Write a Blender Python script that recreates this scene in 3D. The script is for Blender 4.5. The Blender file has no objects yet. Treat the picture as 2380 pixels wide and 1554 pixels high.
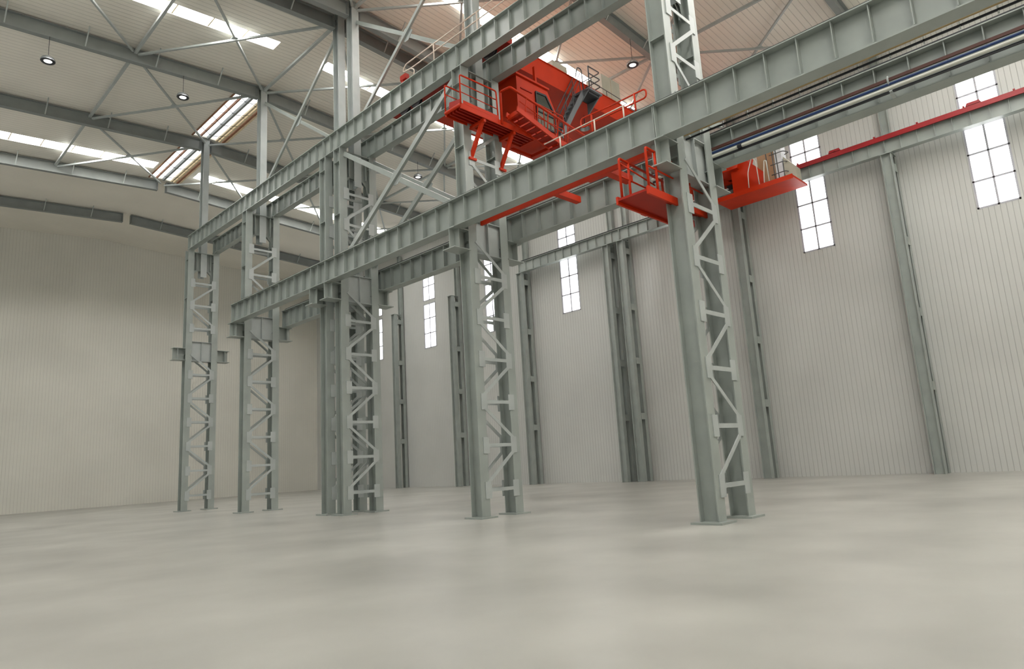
import bpy, bmesh, math, random
from mathutils import Vector, Matrix
random.seed(7)
scene = bpy.context.scene
C = bpy.context.collection

# ------------------------------------------------------------------ camera, world, exposure
# metres: X across the hall, Y along the hall, Z up; camera stands on the floor of the hall
cam_d = bpy.data.cameras.new('camera'); cam = bpy.data.objects.new('camera', cam_d); C.objects.link(cam)
cam_d.sensor_fit = 'HORIZONTAL'; cam_d.sensor_width = 36.0
cam_d.lens = 36.0 * 1568.06 / 2380.0
cam_d.clip_end = 500
_r = Vector((0.703549, -0.708205, -0.058858)); _u = -Vector((0.090293, 0.171236, -0.981084)); _f = Vector((0.704887, 0.684926, 0.184419))
m = Matrix.Identity(4)
for i in range(3):
    m[i][0] = _r[i]; m[i][1] = _u[i]; m[i][2] = -_f[i]
m[2][3] = 1.7
cam.matrix_world = m
scene.camera = cam

world = bpy.data.worlds.new('overcast_sky'); scene.world = world
world.use_nodes = True
bg = world.node_tree.nodes['Background']
bg.inputs['Color'].default_value = (1.0, 0.985, 0.965, 1)
bg.inputs['Strength'].default_value = 2.2

vs = scene.view_settings
vs.view_transform = 'Standard'; vs.look = 'None'; vs.gamma = 1.0; vs.use_curve_mapping = False
vs.exposure = 1.0
DAY_ROOF, DAY_WIN = 12.0, 2.0     # daylight coming through roof lights and windows

# ------------------------------------------------------------------ materials
MAT = {}
def srgb(r, g, b):
    f = lambda c: (c/255/12.92) if c/255 <= 0.04045 else ((c/255+0.055)/1.055)**2.4
    return (f(r), f(g), f(b), 1)
def paint(name, rgb, rough=0.45, metal=0.0, var=0.08, scale=1.5, spec=0.5):
    mt = bpy.data.materials.new(name); mt.use_nodes = True
    nt = mt.node_tree; b = nt.nodes['Principled BSDF']
    b.inputs['Roughness'].default_value = rough; b.inputs['Metallic'].default_value = metal
    b.inputs['Specular IOR Level'].default_value = spec
    col = srgb(*rgb)
    tc = nt.nodes.new('ShaderNodeTexCoord'); nz = nt.nodes.new('ShaderNodeTexNoise')
    nz.inputs['Scale'].default_value = scale; nz.inputs['Detail'].default_value = 5
    rp = nt.nodes.new('ShaderNodeValToRGB')
    rp.color_ramp.elements[0].position = 0.3; rp.color_ramp.elements[1].position = 0.7
    rp.color_ramp.elements[0].color = tuple(c*(1-var) for c in col[:3]) + (1,)
    rp.color_ramp.elements[1].color = tuple(min(1, c*(1+var)) for c in col[:3]) + (1,)
    nt.links.new(tc.outputs['Object'], nz.inputs['Vector']); nt.links.new(nz.outputs['Fac'], rp.inputs['Fac'])
    nt.links.new(rp.outputs['Color'], b.inputs['Base Color'])
    MAT[name] = mt; return mt
paint('steel', (152, 159, 154), 0.34)
paint('steel_light', (170, 176, 174), 0.4)
paint('steel_roof', (134, 139, 137), 0.5)
paint('orange', (192, 47, 8), 0.5, spec=0.25)
paint('orange_dark', (160, 30, 8), 0.5, spec=0.25)
paint('grey_stair', (104, 108, 112), 0.5)
paint('bounce_tone', (174, 128, 104), 0.6)  # tone set for the light it bounces onto the ceiling
paint('tube_grey', (80, 84, 86), 0.4)
paint('cabinet_beige', (176, 174, 158), 0.5)
paint('cabinet_white', (225, 228, 232), 0.45)
paint('cabinet_brown', (168, 132, 98), 0.55)
paint('handrail_cream', (222, 206, 192), 0.45)
paint('rail_dark', (38, 38, 42), 0.5)
paint('pipe_black', (22, 24, 30), 0.4)
paint('pipe_brown', (74, 34, 22), 0.5)
paint('pipe_blue', (22, 52, 104), 0.4)
paint('pipe_white', (205, 206, 196), 0.4)
paint('pipe_ochre', (160, 138, 96), 0.4)
paint('red_rail', (150, 20, 26), 0.4)
paint('lamp_silver', (190, 194, 198), 0.25, 0.7)
paint('lamp_dark', (40, 42, 46), 0.4)
paint('window_frame', (176, 176, 184), 0.5)
paint('rust_frame', (150, 104, 74), 0.6)
paint('cream_frame', (224, 206, 172), 0.55)
paint('wire_dark', (52, 52, 54), 0.5)
paint('concrete', (166, 165, 158), 0.35, 0, 0.18, 0.35)

def ribbed(name, rgb, axis, pitch, depth=0.35, rough=0.55, seam=0.82):
    """painted sheet cladding whose panels run with narrow grooves every `pitch` metres along `axis`"""
    mt = paint(name, rgb, rough, 0, 0.05, 0.25)
    nt = mt.node_tree; b = nt.nodes['Principled BSDF']
    tc = [n for n in nt.nodes if n.type == 'TEX_COORD'][0]
    sp = nt.nodes.new('ShaderNodeSeparateXYZ'); nt.links.new(tc.outputs['Object'], sp.inputs[0])
    dv = nt.nodes.new('ShaderNodeMath'); dv.operation = 'DIVIDE'; dv.inputs[1].default_value = pitch
    nt.links.new(sp.outputs[axis], dv.inputs[0])
    fr = nt.nodes.new('ShaderNodeMath'); fr.operation = 'FRACT'; nt.links.new(dv.outputs[0], fr.inputs[0])
    rp = nt.nodes.new('ShaderNodeValToRGB'); e = rp.color_ramp.elements
    e[0].position = 0.0; e[0].color = (0, 0, 0, 1); e[1].position = 0.09; e[1].color = (1, 1, 1, 1)
    k = e.new(0.91); k.color = (1, 1, 1, 1); k = e.new(1.0); k.color = (0, 0, 0, 1)
    nt.links.new(fr.outputs[0], rp.inputs['Fac'])
    bp = nt.nodes.new('ShaderNodeBump'); bp.inputs['Strength'].default_value = depth; bp.inputs['Distance'].default_value = 0.03
    nt.links.new(rp.outputs['Color'], bp.inputs['Height']); nt.links.new(bp.outputs['Normal'], b.inputs['Normal'])
    # the groove line is tinted slightly greyer
    mx = nt.nodes.new('ShaderNodeMix'); mx.data_type = 'RGBA'; mx.blend_type = 'MULTIPLY'; mx.inputs[0].default_value = 1
    src = b.inputs['Base Color'].links[0].from_socket
    r2 = nt.nodes.new('ShaderNodeValToRGB'); r2.color_ramp.elements[0].color = (seam, seam, seam, 1); r2.color_ramp.elements[1].color = (1, 1, 1, 1)
    nt.links.new(rp.outputs['Color'], r2.inputs['Fac'])
    nt.links.new(src, mx.inputs[6]); nt.links.new(r2.outputs['Color'], mx.inputs[7]); nt.links.new(mx.outputs[2], b.inputs['Base Color'])
    return mt
ribbed('ceiling_sheet', (238, 233, 222), 'Y', 0.28, seam=0.70)
ribbed('wall_sheet', (196, 197, 193), 'Y', 0.225, seam=0.68)
ribbed('gable_sheet', (216, 214, 204), 'X', 0.225)

def daylit(name, strength, tint):
    """milky sheet or pane glowing with the daylight behind it"""
    mt = bpy.data.materials.new(name); mt.use_nodes = True; nt = mt.node_tree; b = nt.nodes['Principled BSDF']
    b.inputs['Base Color'].default_value = (0.8, 0.8, 0.8, 1); b.inputs['Roughness'].default_value = 0.4
    b.inputs['Emission Color'].default_value = tint; b.inputs['Emission Strength'].default_value = strength
    MAT[name] = mt
daylit('roof_light', DAY_ROOF, (1, 0.985, 0.96, 1))
daylit('ridge_glazing', 0.85, (0.94, 0.98, 1, 1))
daylit('window_pane', DAY_WIN, (0.98, 0.99, 1, 1))
def glass(name):
    mt = bpy.data.materials.new(name); mt.use_nodes = True; nt = mt.node_tree; nt.nodes.clear()
    out = nt.nodes.new('ShaderNodeOutputMaterial'); mix = nt.nodes.new('ShaderNodeMixShader')
    t = nt.nodes.new('ShaderNodeBsdfTransparent'); t.inputs[0].default_value = (0.75, 0.78, 0.77, 1)
    g = nt.nodes.new('ShaderNodeBsdfGlossy'); g.inputs['Roughness'].default_value = 0.05
    mix.inputs[0].default_value = 0.3
    nt.links.new(t.outputs[0], mix.inputs[1]); nt.links.new(g.outputs[0], mix.inputs[2]); nt.links.new(mix.outputs[0], out.inputs[0])
    MAT[name] = mt
glass('cabin_glass')
def lamp_face(name, s):
    mt = bpy.data.materials.new(name); mt.use_nodes = True; nt = mt.node_tree; b = nt.nodes['Principled BSDF']
    b.inputs['Base Color'].default_value = (1, 1, 1, 1); b.inputs['Emission Color'].default_value = (1, 0.99, 0.97, 1); b.inputs['Emission Strength'].default_value = s
    MAT[name] = mt
lamp_face('lamp_lens', 2.0)

# ------------------------------------------------------------------ mesh helpers
class MB:
    """collects simple solids into ONE mesh"""
    def __init__(s): s.v = []; s.f = []
    def poly(s, vs, fs):
        o = len(s.v); s.v += [tuple(v) for v in vs]; s.f += [tuple(i+o for i in f) for f in fs]; return s
    def box(s, x0, x1, y0, y1, z0, z1):
        vs = [(x0,y0,z0),(x1,y0,z0),(x1,y1,z0),(x0,y1,z0),(x0,y0,z1),(x1,y0,z1),(x1,y1,z1),(x0,y1,z1)]
        return s.poly(vs, [(0,3,2,1),(4,5,6,7),(0,1,5,4),(1,2,6,5),(2,3,7,6),(3,0,4,7)])
    def bar(s, a, b, w, h, up=(0,0,1)):
        """rectangular bar from a to b: w across, h along `up`"""
        a = Vector(a); b = Vector(b); d = (b-a).normalized(); up = Vector(up)
        if abs(d.dot(up)) > 0.98: up = Vector((0,1,0)) if abs(d.y) < 0.9 else Vector((1,0,0))
        x = d.cross(up).normalized()*w/2; y = x.cross(d).normalized()*h/2
        vs = [a-x-y, a+x-y, a+x+y, a-x+y, b-x-y, b+x-y, b+x+y, b-x+y]
        return s.poly(vs, [(0,1,2,3),(7,6,5,4),(0,4,5,1),(1,5,6,2),(2,6,7,3),(3,7,4,0)])
    def tube(s, pts, r, n=8, closed=False, cap=True):
        P = [Vector(p) for p in pts]; N = len(P); rings = []
        ref = None
        for i in range(N):
            if closed: t = P[(i+1) % N]-P[i-1]
            else: t = P[min(i+1, N-1)]-P[max(i-1, 0)]
            t.normalize()
            if ref is None:
                ref = Vector((0,0,1)) if abs(t.z) < 0.9 else Vector((1,0,0))
            u = (ref - t*ref.dot(t)).normalized(); ref = u
            w = t.cross(u)
            rings.append([P[i]+u*r*math.cos(2*math.pi*k/n)+w*r*math.sin(2*math.pi*k/n) for k in range(n)])
        vs = [p for q in rings for p in q]; fs = []
        for i in range(N if closed else N-1):
            j = (i+1) % N
            for k in range(n):
                fs.append((i*n+k, i*n+(k+1) % n, j*n+(k+1) % n, j*n+k))
        if not closed and cap:
            fs.append(tuple(range(n-1, -1, -1))); fs.append(tuple((N-1)*n+k for k in range(n)))
        return s.poly(vs, fs)
    def prism(s, pts, axis, a, b):
        """polygon given by 2-D points, extruded along axis from a to b (axis x: (y,z), y: (x,z), z: (x,y))"""
        n = len(pts); mk = {'x': lambda p, c: (c, p[0], p[1]), 'y': lambda p, c: (p[0], c, p[1]), 'z': lambda p, c: (p[0], p[1], c)}[axis]
        vs = [mk(p, a) for p in pts]+[mk(p, b) for p in pts]
        return s.poly(vs, [tuple(range(n)), tuple(range(2*n-1, n-1, -1))]+[(i, i+n, (i+1) % n+n, (i+1) % n) for i in range(n)])
    def lathe(s, prof, cx, cy, n=24, cap0=True, cap1=True):
        vs = []; fs = []; m_ = len(prof)
        for r, z in prof:
            for k in range(n): vs.append((cx+r*math.cos(2*math.pi*k/n), cy+r*math.sin(2*math.pi*k/n), z))
        for i in range(m_-1):
            for k in range(n): fs.append((i*n+k, i*n+(k+1) % n, (i+1)*n+(k+1) % n, (i+1)*n+k))
        if cap0: fs.append(tuple(range(n-1, -1, -1)))
        if cap1: fs.append(tuple((m_-1)*n+k for k in range(n)))
        return s.poly(vs, fs)
    def mesh(s, name, mat, smooth=False):
        me = bpy.data.meshes.new(name); me.from_pydata(s.v, [], s.f)
        bm = bmesh.new(); bm.from_mesh(me); bmesh.ops.recalc_face_normals(bm, faces=bm.faces); bm.to_mesh(me); bm.free()
        me.materials.append(MAT[mat])
        if smooth:
            for p in me.polygons: p.use_smooth = True
        return me
    def shift(s, d):
        s.v = [(v[0]+d[0], v[1]+d[1], v[2]+d[2]) for v in s.v]; return s

def fillet(pts, r, n=5):
    """round the inner corners of a polyline"""
    P = [Vector(p) for p in pts]; out = [P[0]]
    for i in range(1, len(P)-1):
        a = (P[i-1]-P[i]); b = (P[i+1]-P[i]); ra = min(r, a.length*0.45, b.length*0.45)
        p0 = P[i]+a.normalized()*ra; p1 = P[i]+b.normalized()*ra
        for k in range(n+1):
            t = k/n; out.append(p0*(1-t)**2+P[i]*2*t*(1-t)+p1*t*t)
    out.append(P[-1]); return out

def thing(name, loc, label, cat, group=None):
    o = bpy.data.objects.new(name, None); C.objects.link(o); o.location = loc; o.empty_display_size = 0.3
    o['label'] = label; o['category'] = cat
    if group: o['group'] = group
    return o
def part(name, mb, mat, parent, smooth=False, local=False, label=None):
    """mb in world metres unless local"""
    if not local and parent is not None:
        p = parent; d = Vector((0,0,0))
        while p is not None: d += p.location; p = p.parent
        mb.shift(-d)
    o = bpy.data.objects.new(name, mb.mesh(name, mat, smooth)); C.objects.link(o)
    if parent is not None: o.parent = parent
    if label: o['label'] = label
    return o
def single(name, mb, mat, label, cat, group=None, smooth=False):
    o = part(name, mb, mat, None, smooth); o['label'] = label; o['category'] = cat
    if group: o['group'] = group
    return o
def struct(name, mb, mat, parent=None):
    o = part(name, mb, mat, parent)
    if parent is None: o['kind'] = 'structure'
    return o
def copy_tree(o, parent=None, loc=None, label=None, group=None):
    c = o.copy(); C.objects.link(c)
    if parent is not None: c.parent = parent
    if loc is not None: c.location = loc
    if label: c['label'] = label
    if group: c['group'] = group
    for ch in list(o.children): copy_tree(ch, c)
    return c

# ------------------------------------------------------------------ key dimensions
RX = 15.55                       # ridge line and middle column row
SL = 0.0588                      # roof slope
ZR = 23.05                       # ceiling at the ridge
XL, XW = -5.6, 36.6              # eave lines (hall is open-ended at the unseen eave)
def zc(x): return ZR-SL*abs(x-RX)
ST = [8.2, 16.2, 24.2, 25.4, 33.4, 41.4, 49.4, 57.4]   # frame stations along the hall
Y0, Y1 = -8.0, 65.0

# ------------------------------------------------------------------ the setting
struct('floor', MB().box(-45, 40, -45, 70, -0.2, 0), 'concrete')
STRIPS = [(20.22, 21.08), (28.86, 29.66), (46.3, 47.4), (3.4, 4.4), (-5.0, -3.6)]  # last two strips are unseen, added to light the near bays
SX = [(-3.5, 14.35), (17.0, 32.9)]
RIDGE_LIGHT = [(34.3, 41.05), (41.75, 49.05)]
RLX = (14.6, 16.62)
def in_hole(x, y):
    for a, b in STRIPS:
        if a < y < b:
            for c, d in SX:
                if c < x < d: return True
    for a, b in RIDGE_LIGHT:
        if a < y < b and RLX[0] < x < RLX[1]: return True
    return False
xs = sorted({XL, RX, XW+0.3, *[v for p in SX for v in p], *RLX})
ys = sorted({Y0, Y1, *[v for p in STRIPS for v in p], *[v for p in RIDGE_LIGHT for v in p]})
bm = bmesh.new(); vv = {}
def gv(x, y):
    if (x, y) not in vv: vv[(x, y)] = bm.verts.new((x, y, zc(x)))
    return vv[(x, y)]
for i in range(len(xs)-1):
    for j in range(len(ys)-1):
        if not in_hole((xs[i]+xs[i+1])/2, (ys[j]+ys[j+1])/2):
            bm.faces.new([gv(xs[i], ys[j]), gv(xs[i], ys[j+1]), gv(xs[i+1], ys[j+1]), gv(xs[i+1], ys[j])])
bmesh.ops.recalc_face_normals(bm, faces=bm.faces)
geo = bmesh.ops.extrude_face_region(bm, geom=bm.faces[:])
for e in geo['geom']:
    if isinstance(e, bmesh.types.BMVert): e.co.z += 0.12
bmesh.ops.recalc_face_normals(bm, faces=bm.faces)
me = bpy.data.meshes.new('ceiling'); bm.to_mesh(me); bm.free(); me.materials.append(MAT['ceiling_sheet'])
ceil = bpy.data.objects.new('ceiling', me); C.objects.link(ceil); ceil['kind'] = 'structure'

# side wall with its window openings (two stacked windows in every bay)
bays = [(0.2, 8.2), (8.2, 16.2), (16.2, 24.2), (25.4, 33.4), (33.4, 41.4), (41.4, 49.4), (49.4, 57.4)]
WY = [((a+b)/2-0.83+0.1, (a+b)/2+0.83+0.1) for a, b in bays]
WZ = [(11.84, 15.83), (16.10, 18.76)]
def wall_mesh(XW):
    b = MB(); zt = zc(XW)+0.05
    y = Y0
    for a, c in WY:
        b.box(XW, XW+0.12, y, a, 0, zt)
        b.box(XW, XW+0.12, a, c, 0, WZ[0][0]); b.box(XW, XW+0.12, a, c, WZ[0][1], WZ[1][0]); b.box(XW, XW+0.12, a, c, WZ[1][1], zt)
        y = c
    b.box(XW, XW+0.12, y, Y1, 0, zt); return b
for nm, wx in (('wall_right', XW), ('wall_left', XL-0.12)):
    w = struct(nm, wall_mesh(wx), 'wall_sheet')
    bm = bmesh.new(); bm.from_mesh(w.data); bmesh.ops.remove_doubles(bm, verts=bm.verts, dist=1e-4); bm.to_mesh(w.data); bm.free()
struct('wall_near', MB().prism([(XL, 0), (XL, zc(XL)), (RX, ZR), (XW, zc(XW)), (XW, 0)], 'y', Y0-0.12, Y0), 'gable_sheet')
struct('wall_far', MB().prism([(XL, 0), (XL, zc(XL)), (RX, ZR), (XW, zc(XW)), (XW, 0)], 'y', Y1, Y1+0.12), 'gable_sheet')
wn = 0
for iy, (a, c) in enumerate(WY):
    for z0, z1, XW_ in [(p, q, wx) for wx in (XW, XL-0.12) for p, q in WZ]:
        wn += 1
        root = bpy.data.objects.new('window_%d' % wn, None); C.objects.link(root); root.location = (XW_+0.06, (a+c)/2, z0); root['kind'] = 'structure'
        n = 3 if z1-z0 > 3.5 else 2
        f = MB(); t = 0.08; x0, x1 = XW_-0.01, XW_+0.11
        f.box(x0, x1, a, a+t, z0, z1); f.box(x0, x1, c-t, c, z0, z1); f.box(x0, x1, a, c, z0, z0+t); f.box(x0, x1, a, c, z1-t, z1)
        f.box(x0, x1, (a+c)/2-t/2, (a+c)/2+t/2, z0, z1)
        for k in range(1, n): zz = z0+(z1-z0)*k/n; f.box(x0, x1, a, c, zz-t/2, zz+t/2)
        part('window_frame', f, 'window_frame', root)
        for k in range(n):
            for q in range(2):
                ya = a+(c-a)*q/2; za = z0+(z1-z0)*k/n
                part('pane', MB().box(XW_+0.05, XW_+0.06, ya, ya+(c-a)/2, za, za+(z1-z0)/n), 'window_pane', root)

# roof light strips across the slopes
k = 0
where = {0: 'above the orange crane', 1: 'behind the twin roof columns', 2: 'in the far bay beyond the framed ridge light', 3: 'added unseen for light above the long lower girder', 4: 'added unseen for light by the near gable'}
for i, (a, b) in enumerate(STRIPS):
    for j, (c, d) in enumerate(SX):
        side = ('camera-side slope', 'window-side slope')[j]
        root = thing('roof_light_strip', ((c+d)/2, (a+b)/2, zc((c+d)/2)), 'white glowing roof light strip on the %s %s' % (side, where[i]), 'skylight', 'roof light strips')
        def zz(x): return zc(x)+0.08
        n = 11
        for q in range(n):
            x0 = c+(d-c)*q/n; x1 = c+(d-c)*(q+1)/n
            p = MB().poly([(x0,a,zz(x0)),(x1,a,zz(x1)),(x1,b,zz(x1)),(x0,b,zz(x0)),(x0,a,zz(x0)+.01),(x1,a,zz(x1)+.01),(x1,b,zz(x1)+.01),(x0,b,zz(x0)+.01)],
                          [(0,3,2,1),(4,5,6,7),(0,1,5,4),(1,2,6,5),(2,3,7,6),(3,0,4,7)])
            part('translucent_sheet', p, 'roof_light', root)
        for q in range(1, n):
            x0 = c+(d-c)*q/n
            part('seam_bar', MB().bar((x0, a, zz(x0)-0.03), (x0, b, zz(x0)-0.03), 0.06, 0.05), 'cream_frame', root)

# framed glazed ridge light
for i, (a, b) in enumerate(RIDGE_LIGHT):
    root = thing('ridge_skylight', (RX, (a+b)/2, ZR), ['long framed ridge skylight beside the slim roof post, nearer length', 'farther length of framed ridge skylight beyond the ridge column beam'][i], 'skylight', 'framed ridge skylights')
    x0, x1 = RLX
    gl = MB()
    for p, q in ((x0, RX), (RX, x1)):
        gl.poly([(p,a,zc(p)+.1),(q,a,zc(q)+.1),(q,b,zc(q)+.1),(p,b,zc(p)+.1)], [(0,1,2,3)])
    part('glazing', gl, 'ridge_glazing', root)
    part('edge_curb', MB().box(x0-0.05, x0+0.03, a, b, zc(x0)-0.06, zc(x0)+0.14), 'rust_frame', root)
    part('edge_curb', MB().box(x1-0.03, x1+0.05, a, b, zc(x1)-0.03, zc(x1)+0.14), 'cream_frame', root)
    part('purlin', MB().box(15.04, 15.11, a, b, zc(15)-0.06, zc(15)+0.09), 'rust_frame', root)
    part('ridge_bar', MB().box(RX-0.06, RX+0.06, a, b, ZR-0.12, ZR+0.09), 'steel_roof', root)
    for xx, mt in ((16.1, 'cream_frame'), (16.3, 'cream_frame'), (16.48, 'rust_frame')):
        part('purlin', MB().box(xx-0.06, xx+0.06, a, b, zc(xx)-0.04, zc(xx)+0.09), mt, root)
    for q in range(4):
        y = a+(b-a)*(q+0.5)/4
        part('sag_wire', MB().tube([(x0, y-.5, zc(x0)), (RX, y+.25, ZR-.1), (x1, y-.4, zc(x1))], 0.014, 6), 'wire_dark', root)
        part('sag_wire', MB().tube([(x0, y+.7, zc(x0)), (RX, y, ZR-.1), (x1, y+.6, zc(x1))], 0.01, 6), 'wire_dark', root)

# ------------------------------------------------------------------ roof frames
def ibeam_x(b, x0, x1, y, zb0, zb1, h, w, tf=0.025, tw=0.016):
    """I beam running across the hall, sloping from zb0 (underside at x0) to zb1"""
    for dz0, dz1, hw in ((0, tf, w/2), (tf, h-tf, tw/2), (h-tf, h, w/2)):
        vs = []
        for x, z in ((x0, zb0), (x1, zb1)):
            vs += [(x, y-hw, z+dz0), (x, y+hw, z+dz0), (x, y+hw, z+dz1), (x, y-hw, z+dz1)]
        b.poly(vs, [(0,1,2,3),(7,6,5,4),(0,4,5,1),(1,5,6,2),(2,6,7,3),(3,7,4,0)])
HB = 0.70
def zb(x): return zc(x)-0.08-HB
raf_lab = {
 8.2: 'one just beyond the laced orange-railed column, window-side slope', 16.2: 'above the hooded pendant lamp and beige cabinet', 24.2: 'on the nearer of the twin roof columns',
 25.4: 'on the farther of the twin roof columns', 33.4: 'on the slim post, carrying two pendant lamps', 41.4: 'on the ridge column between both ridge skylights',
 49.4: 'low in the far corner past the last roof light strip', 57.4: 'farthest of all, by the far gable wall'}
for y in ST:
    for side, (xa, xb) in enumerate(((XL+0.2, RX-0.28), (RX+0.28, XW-0.25))):
        if y == 8.2 and side == 0: pass
        sl = ('camera-side slope', 'window-side slope')[side]
        root = thing('roof_beam', ((xa+xb)/2, y, zb((xa+xb)/2)), ('grey roof beam, %s, %s' % (sl, raf_lab[y])).replace(', window-side slope, one just', ', one just').replace('window-side slope, one', 'one'), 'roof beam', 'sloping roof beams')
        b = MB(); ibeam_x(b, xa, xb, y, zb(xa), zb(xb), HB, 0.30); part('beam', b, 'steel_roof', root)
        b = MB().box(xb-0.02 if side == 0 else xa-0.0, xb if side == 0 else xa+0.02, y-0.16, y+0.16, zb(xb if side == 0 else xa)-0.02, zb(xb if side == 0 else xa)+HB)
        part('end_plate', b, 'steel_roof', root)
        n0 = 3.9
        for q in range(7):
            d = 2.5+q*3.05
            x = RX-d if side == 0 else RX+d
            if XL+0.5 < x < XW-0.5:
                part('fly_brace', MB().bar((x, y-0.12, zb(x)+0.06), (x, y-0.75, zc(x)-0.02), 0.05, 0.05), 'steel_light', root)
        # haunch plate next to the column
        hx = xb-0.05 if side == 0 else xa+0.05; sg = -1 if side == 0 else 1
        part('stiffener', MB().box(min(hx, hx+sg*.02), max(hx, hx+sg*.02), y-0.14, y+0.14, zb(hx)+0.02, zb(hx)+HB-0.02), 'steel_roof', root)

# roof bracing: struts along the hall, crossed diagonals between frames
NX = [RX-13.1, RX-6.5, RX, RX+6.5, RX+13.1, RX+19.7]
BAYS = [(8.2, 16.2), (16.2, 24.2), (25.4, 33.4), (33.4, 41.4), (41.4, 49.4)]
bay_lab = {8.2: 'bay above the laced column', 16.2: 'bay above the orange crane', 25.4: 'bay beyond the twin roof columns', 33.4: 'bay with the nearer ridge skylight', 41.4: 'bay with the farther ridge skylight'}
node_lab = ['outer camera-side line', 'middle camera-side line', 'ridge line', 'inner window-side line', 'middle window-side line', 'outer window-side line']
def zn(x): return zc(x)-0.30
for (a, b) in BAYS:
    for i, x in enumerate(NX):
        if a == 33.4 and i == 2 or a == 41.4 and i == 2: continue
        if a == 8.2 and i < 3 or a > 33 and i == 0: continue
        single('roof_strut', MB().bar((x, a+0.16, zn(x)), (x, b-0.16, zn(x)), 0.13, 0.13), 'steel_light', 'straight grey roof strut along the %s, %s' % (node_lab[i], bay_lab[a]), 'roof strut', 'roof struts along the hall')
    for i in range(len(NX)-1):
        if a == 8.2 and i < 2 or a > 33 and i == 0: continue
        x0, x1 = NX[i], NX[i+1]
        root = thing('roof_cross_brace', ((x0+x1)/2, (a+b)/2, zn((x0+x1)/2)), 'crossed roof brace, %s to %s, %s' % (node_lab[i].replace(' line', ''), node_lab[i+1].replace(' line', ''), bay_lab[a]), 'roof brace', 'crossed roof braces')
        part('brace_bar', MB().bar((x0+.12, a+0.2, zn(x0)+.02), (x1-.12, b-0.2, zn(x1)+.02), 0.10, 0.10), 'steel_light', root)
        part('brace_bar', MB().bar((x0+.12, b-0.2, zn(x0)-.09), (x1-.12, a+0.2, zn(x1)-.09), 0.10, 0.10), 'steel_light', root)
        xm, ym = (x0+x1)/2, (a+b)/2
        part('gusset_plate', MB().box(xm-.17, xm+.17, ym-.17, ym+.17, zn(xm)-.045, zn(xm)-.03), 'steel_light', root)

# ------------------------------------------------------------------ middle column row
XA, XB = 14.80, 16.30            # legs of the laced columns
ZG = 15.53                       # underside of the upper runway girders
AG = 9.41                        # underside of the lower runway girders
def isec_z(b, cx, cy, z0, z1, wx, dy, tf=0.03, tw=0.02):
    """I column: flanges across X at both ends of a web that runs along Y"""
    b.box(cx-wx/2, cx+wx/2, cy-dy/2, cy-dy/2+tf, z0, z1); b.box(cx-wx/2, cx+wx/2, cy+dy/2-tf, cy+dy/2, z0, z1)
    b.box(cx-tw/2, cx+tw/2, cy-dy/2+tf, cy+dy/2-tf, z0, z1); return b
col_lab = {8.2: 'big laced steel column with open zigzag bars, crossing the long lower girder', 16.2: 'laced steel column with the orange access platform', 24.2: 'nearer of the twin columns, just before the expansion gap',
           25.4: 'farther of the twin columns, just past the expansion gap', 33.4: 'slim grey column under the ridge where the nearer ridge skylight starts', 41.4: 'farther slim column below the beam between both ridge skylights'}
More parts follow.
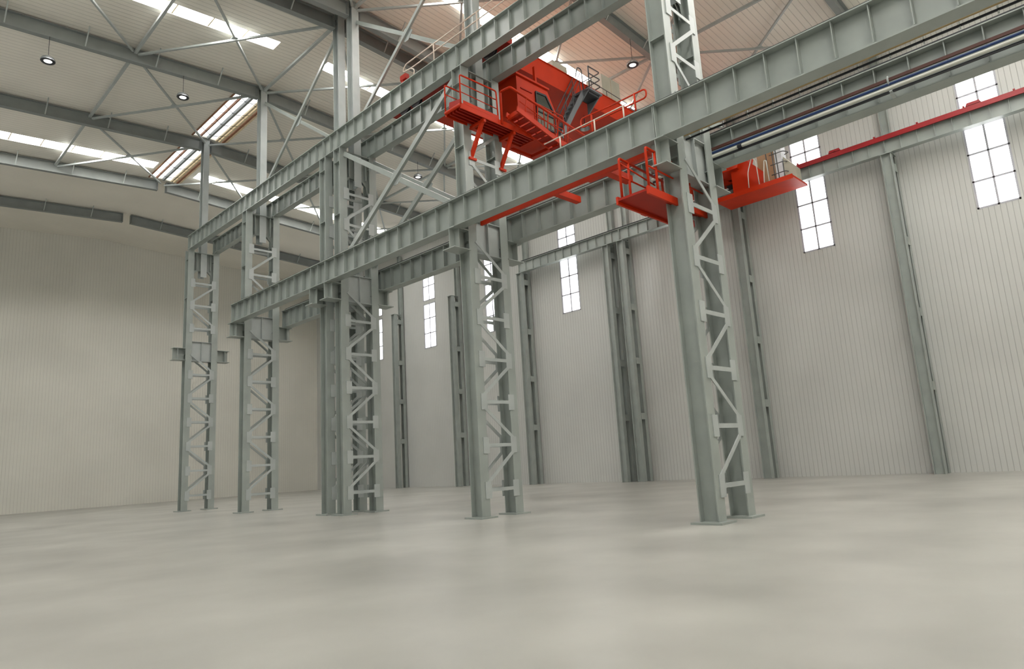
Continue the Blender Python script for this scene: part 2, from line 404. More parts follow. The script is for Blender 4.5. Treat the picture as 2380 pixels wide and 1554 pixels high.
def column(y):
    root = thing('steel_column', (RX, y, 0), col_lab[y], 'column', 'middle row of steel columns')
    for cx in (XA, XB):
        part('leg', isec_z(MB(), cx, y, 0, ZG, 0.36, 0.50), 'steel', root)
        part('base_plate', MB().box(cx-.35, cx+.35, y-.4, y+.4, 0, 0.05), 'steel', root)
    for cx in (XA, XB):
        for z in (9.05, 12.5, 14.9):
            for s in (-1, 1):
                xx = cx+s*0.095
                part('stiffener', MB().box(min(cx+s*.01, cx+s*.17), max(cx+s*.01, cx+s*.17), y-0.22, y+0.22, z, z+0.02), 'steel', root)
    k = 0; z = 13.45-1.4*9
    while z < 13.5:
        if 8.6 < z < 10.0:
            z += 1.4; k += 1; continue
        for s in (-1, 1):
            yy = y+s*0.262
            part('lacing_bar', MB().bar((XA+.10, yy, z), (XB-.10, yy, z), 0.022, 0.11), 'steel_light', root)
            if z < 13.4:
                p, q = ((XA+.12, z+.22), (XB-.12, z+1.22)) if k % 2 == 0 else ((XB-.12, z+.22), (XA+.12, z+1.22))
                part('lacing_bar', MB().bar((p[0], yy, p[1]), (q[0], yy, q[1]), 0.022, 0.11), 'steel_light', root)
            for gx in (XA+.13, XB-.13):
                part('gusset_plate', MB().box(gx-.13, gx+.13, yy-.012, yy+.012, z-.26, z+.26), 'steel_light', root)
        z += 1.4; k += 1
    # solid plates between the legs at corbel level
    wp = MB().box(XA+.02, XB-.02, y-.13, y-.11, AG-.72, AG+.42).box(XA+.02, XB-.02, y-.24, y+.24, AG+.42, AG+.44).box(XA+.02, XB-.02, y-.24, y+.24, AG-.74, AG-.72)
    wp.box(RX-.01, RX+.01, y-.24, y-.13, AG-.72, AG+.42)
    part('web_plate', wp, 'steel_light', root)
    # shoulder beam that carries the upper column
    sb = MB()
    for yy in (y-.05, y+.05):
        sb.prism([(XA+.05, ZG-.16), (XB-.05, ZG-.16), (XB-.05, 13.75), (XB-.2, 13.75), (XB-.26, 14.1), (XB-.45, 14.3), (XA+.45, 14.3), (XA+.26, 14.1), (XA+.2, 13.75), (XA+.05, 13.75)], 'y', yy, yy+.024)
    sb.box(XA+.18, XB-.18, y-0.30, y+0.30, ZG-.16, ZG-.13)
    part('shoulder_beam', sb, 'steel', root)
    for dx in (-.42, .42):
        part('stiffener', MB().box(RX+dx-.012, RX+dx+.012, y-.22, y-.05, 14.32, ZG-.16), 'steel', root)
    part('upper_shaft', isec_z(MB(), RX, y, 13.9, zb(RX)+HB, 0.36, 0.46), 'steel_light', root)
    part('cap_plate', MB().box(RX-.26, RX+.26, y-.27, y+.27, zb(RX)+HB, zb(RX)+HB+.03), 'steel', root)
    # corbels that carry the lower runway girders
    for s, cx in ((-1, XA), (1, XB)):
        gx = 14.20 if s < 0 else 16.95
        xo = gx+s*0.25; xi = cx+s*0.16
        x0, x1 = min(xo, xi), max(xo, xi)
        cb = MB().box(x0, x1, y-.27, y+.27, AG-.03, AG).box(x0-.02, x1+.02, y-.30, y+.30, AG-.72, AG-.69)
        cb.box(x0+.02, x1-.02, y-.012, y+.012, AG-.69, AG-.03)
        cb.box(gx-.012, gx+.012, y-.25, y+.25, AG-.69, AG-.03)
        part('corbel', cb, 'steel', root)
    return root
for y in (8.2, 16.2, 24.2, 25.4, 33.4, 41.4): column(y)

# cross bracing in the column row
def cross(name, x, ya, yb, z0, z1, label, w=0.16, group='crossed column braces'):
    root = thing(name, (x, (ya+yb)/2, z0), label, 'column brace', group)
    part('brace_bar', MB().bar((x-.035, ya, z1), (x-.035, yb, z0), w*.6, w), 'steel', root)
    part('brace_bar', MB().bar((x+.075, ya, z0), (x+.075, yb, z1), w*.6, w), 'steel', root)
    part('gusset_plate', MB().prism([((ya+yb)/2-.42, (z0+z1)/2), ((ya+yb)/2-.12, (z0+z1)/2+.3), ((ya+yb)/2+.12, (z0+z1)/2+.3), ((ya+yb)/2+.42, (z0+z1)/2), ((ya+yb)/2+.12, (z0+z1)/2-.3), ((ya+yb)/2-.12, (z0+z1)/2-.3)], 'x', x+.012, x+.03), 'steel_light', root)
cross('column_brace', RX, 16.46, 23.95, 16.75, 22.0, 'upper crossed brace between platform column and nearer twin column, before cream handrails')
cross('column_brace', RX, 25.66, 33.15, 16.75, 22.0, 'upper crossed brace between the farther twin column and the slim ridge column')
cross('column_brace', XA, 16.47, 23.93, 10.4, 15.25, 'lower crossed brace under the near upper girder, bolted gusset in its middle', 0.2)
cross('column_brace', XB, 16.47, 23.93, 10.4, 15.25, 'lower crossed brace under the far upper girder, behind its twin with the bolted gusset', 0.2)

# ------------------------------------------------------------------ runway girders
def girder(x, y0, L, z, H, wt, wb, step, label, group, rail=True, ext=0.15):
    root = thing('crane_girder', (x, y0, z), label, 'crane girder', group)
    b = MB().box(-wb/2, wb/2, 0.006, L-.006, 0, .03).box(-wt/2, wt/2, 0.006, L-.006, H-.03, H).box(-.01, .01, 0.006, L-.006, .03, H-.03)
    part('girder_body', b, 'steel', root, local=True)
    n = int(round(L/step)); st = L/n
    for k in range(n+1):
        y = min(max(k*st, 0.02), L-0.02)
        e = 0.0 if 0 < k < n else 0.02
        for s in (-1, 1):
            xa, xb = (0.01, wb/2-.03)
            part('stiffener', MB().box(min(s*xa, s*xb), max(s*xa, s*xb), y-.01, y+.01, .03+(0.03 if 0 < k < n else 0), H-.03), 'steel', root, local=True)
    if rail:
        part('crane_rail', MB().box(-.06, .06, 0.006, L-.006, H, H+.02).box(-.012, .012, 0.006, L-.006, H+.02, H+.10).box(-.035, .035, 0.006, L-.006, H+.10, H+.13), 'rail_dark', root, local=True)
    return root
def run(specs, x, z, H, wt, wb, step, group):
    for y0, L, lab in specs: girder(x, y0, L, z, H, wt, wb, step, lab, group)
HC = 0.88
run([(8.2, 8.0, 'near upper runway girder, span climbing out of view from the orange platform column'), (16.2, 8.0, 'near upper runway girder, span from the orange platform column to the twin columns'),
     (24.2, 1.2, 'short near upper girder piece bridging the gap between the twin columns'), (25.4, 8.0, 'near upper runway girder, span sinking from the twin columns past the slim post'),
     (33.4, 8.0, 'near upper runway girder, farthest span beyond the slim post')], XA, ZG, HC, 0.36, 0.34, 0.645, 'upper runway girders')
run([(8.2, 8.0, 'far upper runway girder, span over the orange crane cabin'), (16.2, 8.0, 'far upper runway girder, span behind the orange platform rails to the twin columns'),
     (24.2, 1.2, 'short far upper girder piece bridging the gap between the twin columns'), (25.4, 8.0, 'far upper runway girder, span beyond the twin columns'),
     (33.4, 8.0, 'far upper runway girder, farthest span beyond the slim post')], XB, ZG, HC, 0.36, 0.34, 0.645, 'upper runway girders')
HA = 0.94
run([(0.2, 8.0, 'long lower runway girder filling the top corner, nearer the camera, outer span'), (8.2, 8.0, 'lower runway girder cutting across the orange crane, span past the laced column'),
     (16.2, 8.0, 'near lower runway girder, span beyond the orange platform column'), (24.2, 1.2, 'short near lower girder piece between the twin columns'), (25.4, 8.0, 'near lower runway girder, span beyond the twin columns')],
    14.20, AG, HA, 0.44, 0.42, 0.728, 'lower runway girders')
run([(0.2, 8.0, 'lower runway girder behind the coloured pipes, outer span'), (8.2, 8.0, 'lower runway girder behind the coloured pipes, span past the laced column'),
     (16.2, 8.0, 'far lower runway girder, span beyond the orange platform column'), (24.2, 1.2, 'short far lower girder piece between the twin columns'), (25.4, 8.0, 'far lower runway girder, span beyond the twin columns')],
    16.95, AG, HA, 0.44, 0.42, 0.728, 'lower runway girders')
HG = 0.80; ZGG = 15.45
run([(0.2, 8.0, 'wall runway girder topped with red conductor rail, span with the big twin windows'), (8.2, 8.0, 'wall runway girder topped with red conductor rail, span past the smaller-looking far window'),
     (16.2, 8.0, 'wall runway girder hidden behind the crane, third span'), (24.2, 1.2, 'short wall girder piece at the expansion gap'), (25.4, 8.0, 'wall runway girder, fourth span along the window wall')], 35.6, ZGG, HG, 0.36, 0.36, 0.744, 'wall runway girders')

# wall columns
wl = {0.2: 'wall column beside the big twin windows, outermost', 8.2: 'wall column carrying the red-railed girder between the windows', 16.2: 'wall column behind the crane end', 24.2: 'wall column, nearer of the pair at the expansion gap', 25.4: 'wall column, farther of the pair at the expansion gap', 33.4: 'wall column, second from the far gable but two', 41.4: 'wall column in the farther ridge skylight frame', 49.4: 'wall column next to the farthest frames'}
for y, lab in wl.items():
    root = thing('wall_column', (36.25, y, 0), lab, 'column', 'columns along the window wall')
    part('shaft', isec_z(MB(), 36.36, y, 0, zb(36.3), 0.3, 0.4), 'steel', root)
    part('crane_leg', isec_z(MB(), 35.62, y, 0, ZGG-.03, 0.34, 0.46), 'steel', root)
    part('cap_plate', MB().box(35.40, 36.21, y-.28, y+.28, ZGG-.03, ZGG), 'steel', root)
    for z in (14.75, 11.0, 7.5, 4.0):
        part('batten_plate', MB().box(35.80, 36.21, y-.24, y-.22, z-.2, z+.2).box(35.80, 36.21, y+.22, y+.24, z-.2, z+.2).box(35.8, 36.21, y-.22, y+.22, z-.01, z+.01), 'steel', root)

# ------------------------------------------------------------------ pipes and conductor bars
def pipe(name, x, z, y0, y1, r, mat, label, cat, flat=None):
    b = MB().box(x-flat[0]/2, x+flat[0]/2, y0, y1, z-flat[1]/2, z+flat[1]/2) if flat else MB().tube([(x, y0, z), (x, y1, z)], r, 12)
    return single(name, b, mat, label, cat, 'pipes and bars along the lower girders', smooth=False)
root = thing('conductor_bar', (15.0, 4, 9.58), 'black conductor bar hung under the nearer lower girder, above the second girder', 'conductor bar')
part('bar', MB().box(14.985, 15.015, 0.2, 7.9, 9.565, 9.61), 'pipe_black', root)
for k in range(13):
    y = 0.55+k*0.63
    if y < 7.8: part('hanger', MB().box(14.985, 15.015, y-.012, y+.012, 9.51, 9.70).box(14.70, 15.015, y-.012, y+.012, 9.70, 9.72), 'steel_light', root)
pipe('conduit', 14.93, 9.67, 0.2, 7.9, 0.022, 'pipe_ochre', 'thin ochre conduit just above the black bar under the nearer lower girder', 'conduit')
pipe('conductor_bar', 16.50, 9.79, 0.2, 9.9, 0, 'pipe_brown', 'dark brown conductor bar, topmost along the second lower girder', 'conductor bar', flat=(.05, .075))
pipe('cable_tube', 16.50, 9.685, 0.2, 9.9, 0.032, 'pipe_blue', 'blue tube below the brown bar on the second lower girder', 'pipe')
pipe('water_pipe', 16.48, 9.575, 0.2, 9.9, 0.042, 'pipe_white', 'off-white pipe between the blue tube and lowest black bar', 'pipe')
pipe('conductor_bar', 16.52, 9.50, 0.2, 9.9, 0, 'pipe_black', 'black conductor bar, lowest along the second lower girder', 'conductor bar', flat=(.04, .055))
single('pipe_collar', MB().lathe([(0.052, -.06), (0.056, -.05), (0.056, .05), (0.052, .06)], 0, 0, 14), 'lamp_dark', 'dark collar joining the off-white pipe near the laced column', 'pipe collar')
bpy.data.objects['pipe_collar'].rotation_euler = (math.pi/2, 0, 0); bpy.data.objects['pipe_collar'].location = (16.48, 7.15, 9.575)
root = thing('pipe_bracket', (16.7, 3.5, 9.4), 'bent steel bracket holding the coloured pipes to the second lower girder', 'bracket')
part('upper_hook', MB().tube(fillet([(16.72, 3.5, 9.86), (16.44, 3.5, 9.86), (16.44, 3.5, 9.72), (16.58, 3.5, 9.62)], 0.08), 0.022, 8), 'steel_light', root)
part('lower_arm', MB().bar((16.46, 3.48, 9.50), (16.66, 3.48, 9.44), .06, .03).bar((16.50, 3.48, 9.46), (16.72, 3.48, 9.43), .07, .05), 'steel_light', root)

root = thing('conductor_rail', (35.6, 4, ZGG+HG), 'bright red conductor rail along the top of the wall runway girder', 'conductor rail')
part('rail', MB().box(35.33, 35.415, 0.2, 16.0, 16.10, 16.34), 'red_rail', root)
for y in (4.42, 10.5): part('joint_box', MB().prism([(y-.36, 16.36), (y-.30, 16.49), (y+.18, 16.49), (y+.24, 16.36)], 'x', 35.32, 35.42), 'red_rail', root)
for k in range(8): part('clip', MB().box(35.32, 35.42, 0.9+k*1.9, 0.98+k*1.9, 16.36, 16.42), 'red_rail', root)

# tie between the laced column and the second lower girder
root = thing('girder_tie', (16.8, 7.95, 10.2), 'short steel channel tying the laced column head to the second lower girder', 'tie bar')
part('channel', MB().bar((16.46, 7.92, 10.48), (16.72, 7.68, 10.47), .05, .14), 'steel', root)

# ------------------------------------------------------------------ handrails on the runways
root = thing('walkway_handrail', (14.92, 16, ZG+HC), 'cream two-bar walkway handrail rising above the upper girder near the twin columns', 'handrail')
part('rail_loop', MB().tube(fillet([(14.92, 12.6, 17.375), (14.92, 19.5, 17.375), (15.0, 19.78, 17.2), (14.92, 19.15, 17.05), (14.92, 12.6, 17.05)], 0.18), 0.026, 8), 'handrail_cream', root, True)
for y in (12.8, 15.3, 17.72): part('post', MB().tube([(14.92, y, ZG+HC+.002), (14.92, y, 17.375)], 0.026, 8), 'handrail_cream', root, True)
part('end_bend', MB().tube(fillet([(14.92, 19.15, 17.05), (14.92, 18.92, 16.9), (14.92, 18.97, 16.65), (14.92, 18.97, ZG+HC)], 0.18), 0.022, 8), 'handrail_cream', root, True)

root = thing('girder_handrail', (14.08, 10.5, AG+HA), 'pale single-bar handrail low along the top of the nearer lower girder', 'handrail')
part('top_bar', MB().tube([(14.08, 9.0, 10.74), (14.08, 11.9, 10.74)], 0.017, 8), 'handrail_cream', root, True)
for y in (9.1, 10.06, 11.3): part('post', MB().tube([(14.08, y, AG+HA), (14.08, y, 10.74)], 0.022, 8), 'handrail_cream', root, True)

root = thing('guard_rail', (14.3, 9.8, AG+HA), 'orange rounded loop guard rail standing above the lower girder beside the crane', 'guard rail')
part('loop', MB().tube(fillet([(14.3, 9.6, 11.05), (14.3, 8.50, 11.05), (14.3, 8.50, 10.80), (14.3, 10.68, 10.82), (14.3, 10.68, 11.10), (14.3, 9.6, 11.05)], 0.12), 0.022, 8), 'orange', root, True)
for y in (8.86, 10.3): part('post', MB().tube([(14.3, y, AG+HA), (14.3, y, 11.07)], 0.026, 8), 'orange', root, True)

# ------------------------------------------------------------------ overhead crane
crane = thing('overhead_crane', (XB, 18.8, ZG+HC+.13), 'orange overhead bridge crane with cabin, running between upper girder and window wall', 'crane')
def P(name, mb, mat, parent=crane, smooth=False, label=None): return part(name, mb, mat, parent, smooth, label=label)
g1 = P('bridge_girder', MB().box(16.9, 34.9, 16.2, 17.7, 16.86, 17.76), 'orange')
P('flange_edge', MB().box(16.9, 34.9, 16.16, 17.74, 16.83, 16.86).box(16.9, 34.9, 16.16, 17.74, 17.76, 17.79), 'orange', g1)
g2 = P('bridge_girder', MB().box(16.9, 34.9, 20.0, 21.5, 16.86, 17.76), 'orange')
P('floor_plate', MB().box(17.3, 34.4, 17.74, 19.98, 16.88, 16.93), 'orange')
P('bounce_plate', MB().box(17.0, 34.8, 17.8, 21.45, 17.80, 17.83), 'bounce_tone', label='unseen red-brown plate added to mute the orange bounce')  # added plate on the bridge top, mutes orange bounce on the ceiling
for x in (19.6, 22.4, 25.2, 28.0): P('floor_rib', MB().box(x-.05, x+.05, 17.74, 19.98, 16.8, 16.88), 'orange')
for nm, x in (('a', XB), ('b', 35.6)):
    y0, y1 = (15.2, 22.3) if nm == 'a' else (15.3, 22.3)
    zt = ZG+HC+.13 if nm == 'a' else ZGG+HG+.13
    e = P('end_carriage', MB().box(x-.28, x+.28, y0, y1, zt+.22, zt+.86), 'orange_dark' if nm == 'a' else 'orange')
    for y in (y0+.9, y0+1.7, y1-1.7, y1-.9):
        wmb = MB().lathe([(.3, -.07), (.33, -.06), (.33, -.045), (.28, -.04), (.28, .04), (.33, .045), (.33, .06), (.3, .07)], 0, 0, 20)
        wmb.v = [(x+v[2], y+v[0], zt+.28+v[1]) for v in wmb.v]
        P('wheel', wmb, 'rail_dark', e)
    P('buffer', MB().box(x-.12, x+.12, y0-.25, y0, zt+.4, zt+.65), 'rail_dark', e)
for x0, x1 in ((32.6, 35.25),):
    P('end_cover', MB().prism([(14.9, 16.62), (14.6, 17.45), (16.1, 17.45), (16.1, 16.62)], 'x', 33.6, 35.2), 'orange')
# red cross travel beam visible between the two upper girders
P('travel_beam', MB().box(16.42, 16.54, 17.9, 22.6, 16.95, 17.2), 'orange_dark')
P('limit_arm', MB().box(16.5, 16.62, 21.75, 21.9, 17.38, 18.4).box(16.48, 16.68, 21.55, 21.95, 18.4, 18.64), 'orange_dark')
# top machinery box and electrical cabinets
P('resistor_box', MB().box(20.45, 21.4, 16.5, 17.2, 17.79, 18.42), 'cabinet_beige', label='flat beige box with a dark slot')
P('vent_slot', MB().box(20.5, 21.36, 16.49, 16.51, 17.86, 17.93), 'rail_dark', crane.children[-1] if False else [o for o in crane.children if o.name.startswith('resistor_box')][0])
cab = P('electrical_cabinet', MB().box(24.1, 25.52, 16.6, 17.5, 17.79, 19.27), 'cabinet_beige', label='tall beige electrical cabinet')
P('door_seam', MB().box(24.8, 24.815, 16.595, 16.601, 17.9, 19.2), 'cabinet_brown', cab)
P('handrail', MB().tube([(22.6, 16.25, 18.18), (24.7, 16.25, 18.12), (25.5, 16.25, 18.08)], .018, 8).tube([(23.9, 16.25, 17.78), (23.9, 16.25, 18.14)], .018, 8), 'tube_grey', label='thin grey handrail below the cabinet')
P('control_box', MB().box(25.9, 27.6, 16.4, 17.2, 17.79, 18.1), 'grey_stair')
# operator cabin
cabin = P('cabin', MB().prism([(17.1, 13.75), (17.1, 15.95), (18.85, 15.95), (19.32, 15.1), (19.32, 13.75)], 'y', 15.6, 16.75), 'orange')
wpts = [(18.13, 14.25), (18.13, 15.62), (18.72, 15.66), (19.18, 15.02), (19.18, 14.25)]
P('cabin_glass', MB().prism(wpts, 'y', 15.585, 15.59), 'cabin_glass', cabin)
fr = MB()
for i in range(5):
    a, b = wpts[i], wpts[(i+1) % 5]; fr.bar((a[0], 15.575, a[1]), (b[0], 15.575, b[1]), .05, .07)
fr.bar((18.13, 15.575, 14.85), (19.18, 15.575, 14.85), .04, .04)
P('window_frame', fr, 'rail_dark', cabin)
P('door_handle', MB().box(17.3, 17.92, 15.565, 15.60, 15.47, 15.51), 'orange_dark', cabin)
P('roof_edge', MB().prism([(17.02, 15.95), (17.02, 16.03), (18.9, 16.03), (18.9, 15.95)], 'y', 15.52, 16.8), 'orange', cabin)
for x, y in ((17.25, 15.75), (18.35, 15.75), (17.25, 16.6), (18.35, 16.6)):
    P('hanger', MB().box(x-.05, x+.05, y-.05, y+.05, 16.0, 16.84), 'orange', cabin)
P('cabin_lining', MB().prism([(18.15, 14.27), (18.15, 15.6), (18.71, 15.63), (19.16, 15.01), (19.16, 14.27)], 'y', 15.591, 15.597), 'cabinet_beige', cabin)
P('seat', MB().box(18.3, 18.75, 15.9, 16.3, 14.3, 14.45).box(18.3, 18.4, 15.9, 16.3, 14.45, 15.0), 'rail_dark', cabin)
# cabin balcony
bal = P('balcony', MB().box(17.5, 19.35, 15.22, 15.6, 13.62, 13.72), 'orange')
P('edge_beam', MB().bar((17.5, 15.24, 13.67), (19.35, 15.24, 13.67), .06, .16), 'orange', bal)
P('support_beam', MB().bar((17.6, 15.3, 13.58), (17.6, 16.7, 13.58), .08, .12).bar((18.9, 15.3, 13.58), (18.9, 16.7, 13.58), .08, .12).bar((17.6, 16.7, 13.6), (18.9, 16.7, 13.6), .08, .12), 'orange', bal)
P('handrail', MB().tube(fillet([(17.62, 15.26, 13.7), (17.62, 15.26, 14.86), (19.3, 15.26, 14.84), (19.3, 15.26, 13.7)], .08), .022, 8), 'orange', bal, True)
P('mid_rail', MB().tube([(17.62, 15.26, 14.3), (19.3, 15.26, 14.3)], .016, 8), 'orange', bal, True)
for x in (18.15, 18.75): P('rail_post', MB().tube([(x, 15.26, 13.7), (x, 15.26, 14.84)], .018, 8), 'orange', bal, True)
# grey stair from the bridge top down to the cabin
stair = P('stair', MB().bar((21.45, 15.75, 16.95), (19.75, 15.75, 14.35), .04, .22).bar((21.45, 16.12, 16.95), (19.75, 16.12, 14.35), .04, .22), 'grey_stair', label='grey steel stair')
for k in range(10):
    t = (k+.5)/10; x = 21.45+(19.75-21.45)*t; z = 16.95+(14.35-16.95)*t
    P('tread', MB().box(x-.12, x+.12, 15.77, 16.10, z-.012, z+.012), 'grey_stair', stair)
for y in (15.75, 16.12):
    P('stair_rail', MB().tube([(21.3, y, 17.75), (19.72, y, 15.3)], .02, 8), 'tube_grey', stair, True)
    P('stair_rail', MB().tube([(21.25, y, 17.35), (19.74, y, 14.95)], .015, 8), 'tube_grey', stair, True)
    for t in (.12, .45, .8):
        x = 21.45+(19.75-21.45)*t; z = 16.95+(14.35-16.95)*t
        P('stair_post', MB().tube([(x, y, z), (x-.02, y, z+.9)], .018, 8), 'tube_grey', stair, True)
P('stair_rail', MB().tube(fillet([(20.95, 15.72, 17.45), (21.1, 15.72, 17.95), (21.38, 15.72, 17.95), (21.42, 15.72, 16.95)], .2), .025, 8), 'tube_grey', stair, True)
land = P('stair_landing', MB().box(21.38, 22.32, 15.4, 16.18, 16.92, 17.0), 'grey_stair', label='dark grey landing')
P('landing_bracket', MB().prism([(15.45, 16.92), (16.16, 16.92), (16.16, 16.3)], 'x', 21.42, 21.48).prism([(15.45, 16.92), (16.16, 16.92), (16.16, 16.3)], 'x', 22.2, 22.26), 'grey_stair', land)
P('landing_underside', MB().box(21.48, 22.2, 15.5, 16.1, 16.8, 16.92), 'rail_dark', land)
for z in (18.0, 17.67, 17.34):
    P('guard_bar', MB().tube(fillet([(21.46, 15.42, z), (22.28, 15.42, z), (22.28, 16.9 if z < 17.9 else 16.4, z)], .12), .024, 8), 'tube_grey', land, True)
P('guard_post', MB().tube([(21.46, 15.42, 16.95), (21.46, 15.42, 18.0)], .03, 8), 'tube_grey', land, True)
P('guard_post', MB().tube([(22.28, 15.9, 16.95), (22.28, 15.9, 18.0)], .02, 8), 'tube_grey', land, True)
# service platform, cabinets and hooped guard by the window wall
sp = P('service_platform', MB().box(33.2, 35.1, 11.9, 16.2, 14.95, 15.05), 'orange')
P('edge_beam', MB().box(33.15, 33.22, 11.9, 16.2, 14.85, 15.1), 'orange', sp)
for y in (14.2, 15.8): P('hanger', MB().box(34.95, 35.07, y-.06, y+.06, 15.05, 16.75), 'orange', sp)
P('hanger_beam', MB().box(34.9, 35.1, 14.0, 16.1, 16.62, 16.82), 'orange', sp)
P('electrical_cabinet', MB().box(33.95, 34.6, 13.02, 13.9, 15.05, 17.5), 'cabinet_brown', sp, label='brown cabinet')
P('electrical_cabinet', MB().box(34.0, 34.6, 12.62, 13.0, 15.05, 17.6), 'cabinet_white', sp, label='white cabinet')
P('electrical_cabinet', MB().prism([(12.55, 15.05), (12.55, 16.5), (11.98, 15.78), (11.98, 15.05)], 'x', 33.98, 34.6), 'cabinet_beige', sp, label='pale cabinet with sloping top')
for z in (17.3, 16.72, 16.16, 15.62):
    P('guard_bar', MB().tube(fillet([(33.75, 13.15, z-.02), (33.75, 12.42, z-.02), (34.2, 12.3, z), (34.6, 12.75, z+.1)], .1), .026, 8), 'tube_grey', sp, True)
for y in (12.98, 12.78, 13.3): P('guard_post', MB().tube([(33.78, y, 15.05), (33.78, y+.05, 17.3)], .03, 8), 'tube_grey', sp, True)
P('guard_post', MB().tube(fillet([(33.75, 13.85, 15.05), (33.75, 13.9, 16.7), (33.75, 14.1, 16.95), (33.75, 14.4, 16.2), (33.75, 14.45, 15.05)], .2), .026, 8), 'pipe_white', sp, True)
P('guard_post', MB().tube(fillet([(33.75, 13.3, 15.05), (33.75, 13.35, 16.5), (33.75, 13.45, 16.55), (33.75, 13.55, 15.8), (33.75, 13.6, 15.05)], .1), .03, 8), 'pipe_white', sp, True)
P('orange_housing', MB().prism([(13.6, 15.05), (13.6, 16.0), (14.4, 16.9), (14.75, 17.15), (15.4, 17.15), (15.4, 15.05)], 'x', 33.9, 34.8), 'orange', sp)

# ------------------------------------------------------------------ access platform at the laced column
pl = thing('access_platform', (15.6, 15.6, 13.35), 'orange access platform with handrails bracketed to the column under the upper girders', 'platform')
deck = part('deck', MB().box(13.85, 17.45, 15.2, 16.0, 13.38, 13.42), 'orange_dark', pl)
for y in (15.32, 15.48, 15.64, 15.8): part('joist', MB().box(13.9, 17.4, y-.03, y+.03, 13.27, 13.38), 'orange_dark', pl)
part('edge_beam', MB().box(13.85, 17.47, 15.17, 15.21, 13.25, 13.44), 'orange', pl)
part('edge_beam', MB().box(13.85, 17.47, 15.93, 15.97, 13.25, 13.44), 'orange', pl)
part('edge_beam', MB().tube([(13.85, 15.19, 13.38), (13.85, 15.97, 13.38)], .06, 10), 'orange', pl)
part('edge_beam', MB().box(17.43, 17.47, 15.21, 15.93, 13.25, 13.44), 'orange', pl)
part('toe_board', MB().box(13.95, 15.6, 15.165, 15.175, 13.44, 13.56), 'orange', pl)
part('handrail', MB().tube(fillet([(13.86, 15.19, 13.4), (13.86, 15.19, 14.47), (15.55, 15.19, 14.50), (15.60, 15.19, 13.3)], .09), .028, 10), 'orange', pl, True)
part('mid_rail', MB().tube([(13.86, 15.19, 14.16), (15.58, 15.19, 14.16)], .018, 8), 'orange', pl, True)
part('mid_rail', MB().tube([(13.9, 15.19, 13.85), (15.58, 15.19, 13.82)], .016, 8), 'orange', pl, True)
part('handrail', MB().tube(fillet([(13.86, 15.97, 13.4), (13.86, 15.97, 14.44), (14.55, 15.97, 14.44)], .09), .026, 10), 'orange', pl, True)
part('mid_rail', MB().tube([(13.86, 15.97, 14.1), (14.55, 15.97, 14.1)], .016, 8), 'orange', pl, True)
part('kick_plate', MB().bar((14.02, 15.4, 13.62), (14.02, 15.95, 13.72), .03, .22), 'orange_dark', pl)
for x in (14.95, 16.40):
    part('strut', MB().prism([(15.22, 13.28), (15.36, 13.28), (15.95, 12.28), (15.95, 12.08)], 'x', x-.06, x+.06), 'orange', pl)
    part('strut_foot', MB().box(x-.16, x+.16, 15.87, 15.95, 12.0, 12.08), 'orange', pl)
    part('bearer', MB().box(x-.05, x+.05, 15.2, 15.95, 13.14, 13.26), 'orange', pl)
# gangway descending to the cabin
part('stringer', MB().bar((15.95, 14.6, 13.72), (18.75, 14.6, 13.02), .05, .2), 'orange', pl)
part('stringer', MB().bar((15.95, 15.14, 13.72), (18.75, 15.14, 13.02), .05, .2), 'orange', pl)
part('top_beam', MB().bar((16.06, 14.6, 13.66), (16.06, 15.17, 13.62), .09, .16), 'orange', pl)
for k in range(9):
    x = 16.2+k*.3; z = 13.70-.25*(x-15.95)
    part('tread', MB().box(x-.14, x+.14, 14.62, 15.12, z-.05, z-.02), 'orange_dark', pl)
part('stair_rail', MB().tube(fillet([(15.73, 15.15, 13.3), (15.73, 15.15, 14.52), (15.66, 14.6, 14.43), (19.7, 14.6, 13.9)], .08), .046, 10), 'orange', pl, True)
part('stair_mid_rail', MB().tube([(16.1, 14.6, 14.05), (19.0, 14.6, 13.45)], .018, 8), 'orange', pl, True)
for x in (16.35, 16.95, 17.5, 18.05, 18.6):
    z = 13.72-.25*(x-15.95)
    part('stair_post', MB().tube([(x, 14.6, z), (x+.12, 14.6, 14.43-.131*(x-15.66))], .02, 8), 'orange', pl, True)

# ------------------------------------------------------------------ lower orange walkway by the big laced column
lw = thing('lower_walkway', (15, 8.7, 8.0), 'lower orange walkway with tall handrails beneath the nearer lower girder', 'walkway')
part('deck', MB().box(13.45, 16.9, 8.25, 9.1, 7.92, 7.98), 'orange_dark', lw)
part('edge_beam', MB().box(13.45, 16.9, 8.2, 8.26, 7.84, 8.04), 'orange', lw)
part('edge_beam', MB().box(13.45, 16.9, 9.1, 9.16, 7.84, 8.04), 'orange', lw)
for y in (8.27, 9.07):
    part('handrail', MB().tube(fillet([(13.6, y, 8.0), (13.6, y, 9.1), (16.7, y, 8.97)], .07), .034, 10), 'orange', lw, True)
    part('mid_rail', MB().tube([(13.6, y, 8.62), (16.7, y, 8.55)], .022, 8), 'orange', lw, True)
    for x in (14.0, 15.6): part('post', MB().tube([(x, y, 8.0), (x, y, 9.07)], .034, 10), 'orange', lw, True)
part('handrail', MB().tube([(13.6, 9.07, 8.98), (14.6, 8.7, 8.5)], .02, 8), 'orange', lw, True)
wb_ = thing('walkway_beam', (15.2, 10, 9.7), 'orange beam running under the nearer lower girder above the lower handrails', 'beam')
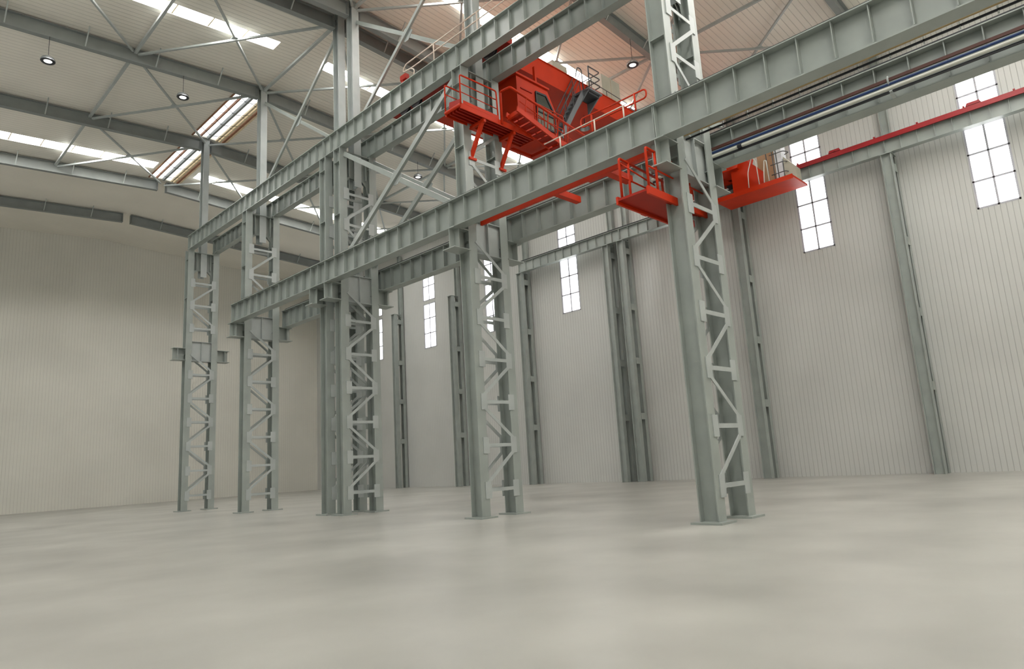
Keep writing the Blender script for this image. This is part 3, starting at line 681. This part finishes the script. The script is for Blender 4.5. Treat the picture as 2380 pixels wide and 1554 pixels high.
part('beam', MB().box(15.14, 15.22, 8.5, 15.9, 9.66, 9.98).box(15.05, 15.31, 8.5, 15.9, 9.98, 10.0), 'orange', wb_)
part('cross_beam', MB().box(15.22, 16.4, 10.5, 10.75, 9.70, 9.9), 'orange', wb_)
part('cross_beam', MB().box(15.22, 16.4, 12.5, 12.7, 9.70, 9.9), 'orange', wb_)

# ------------------------------------------------------------------ pendant lamps
def lamp(x, y, ztop, z, label):
    root = thing('pendant_lamp', (x, y, z), label, 'pendant lamp', 'pendant lamps under the roof beams')
    part('cord', MB().tube([(0, 0, ztop-z), (0, 0, .16)], .012, 6), 'wire_dark', root, local=True)
    part('bracket', MB().box(-.04, .04, -.04, .04, .10, .18), 'lamp_dark', root, local=True)
    part('housing', MB().lathe([(.06, .13), (.18, .11), (.26, .05), (.29, -.03), (.29, -.08)], 0, 0, 28, True, False), 'lamp_silver', root, True, local=True)
    part('rim', MB().lathe([(.29, -.08), (.27, -.11), (.17, -.10), (.16, -.08)], 0, 0, 28, False, False), 'lamp_dark', root, True, local=True)
    part('lens', MB().lathe([(.16, -.085), (.12, -.10), (.02, -.105)], 0, 0, 20, True, True), 'lamp_lens', root, True, local=True)
    return root
lamp(5.56, 33.26, zb(5.56), 20.54, 'round pendant lamp hung from the slim-post roof beam, outer of its two')
lamp(11.31, 33.26, zb(11.31), 20.90, 'round pendant lamp hung from the slim-post roof beam, beside the ridge skylight')
lamp(26.05, 16.06, zb(26.05), 20.32, 'silver pendant lamp above the beige crane cabinet')
lamp(26.2, 33.26, zb(26.2), 20.62, 'pendant lamp low behind the bolted gusset of the lower cross brace')
root = thing('crane_lamp', (22.9, 16.9, 16.3), 'clear dome reflector lamp hung under the orange crane bridge', 'lamp')
part('stem', MB().tube([(22.9, 16.9, 16.83), (22.9, 16.9, 16.42)], .02, 8), 'lamp_dark', root)
part('reflector', MB().lathe([(.05, 16.42), (.12, 16.38), (.2, 16.25), (.22, 16.18)], 22.9, 16.9, 24, True, False), 'lamp_silver', root, True)
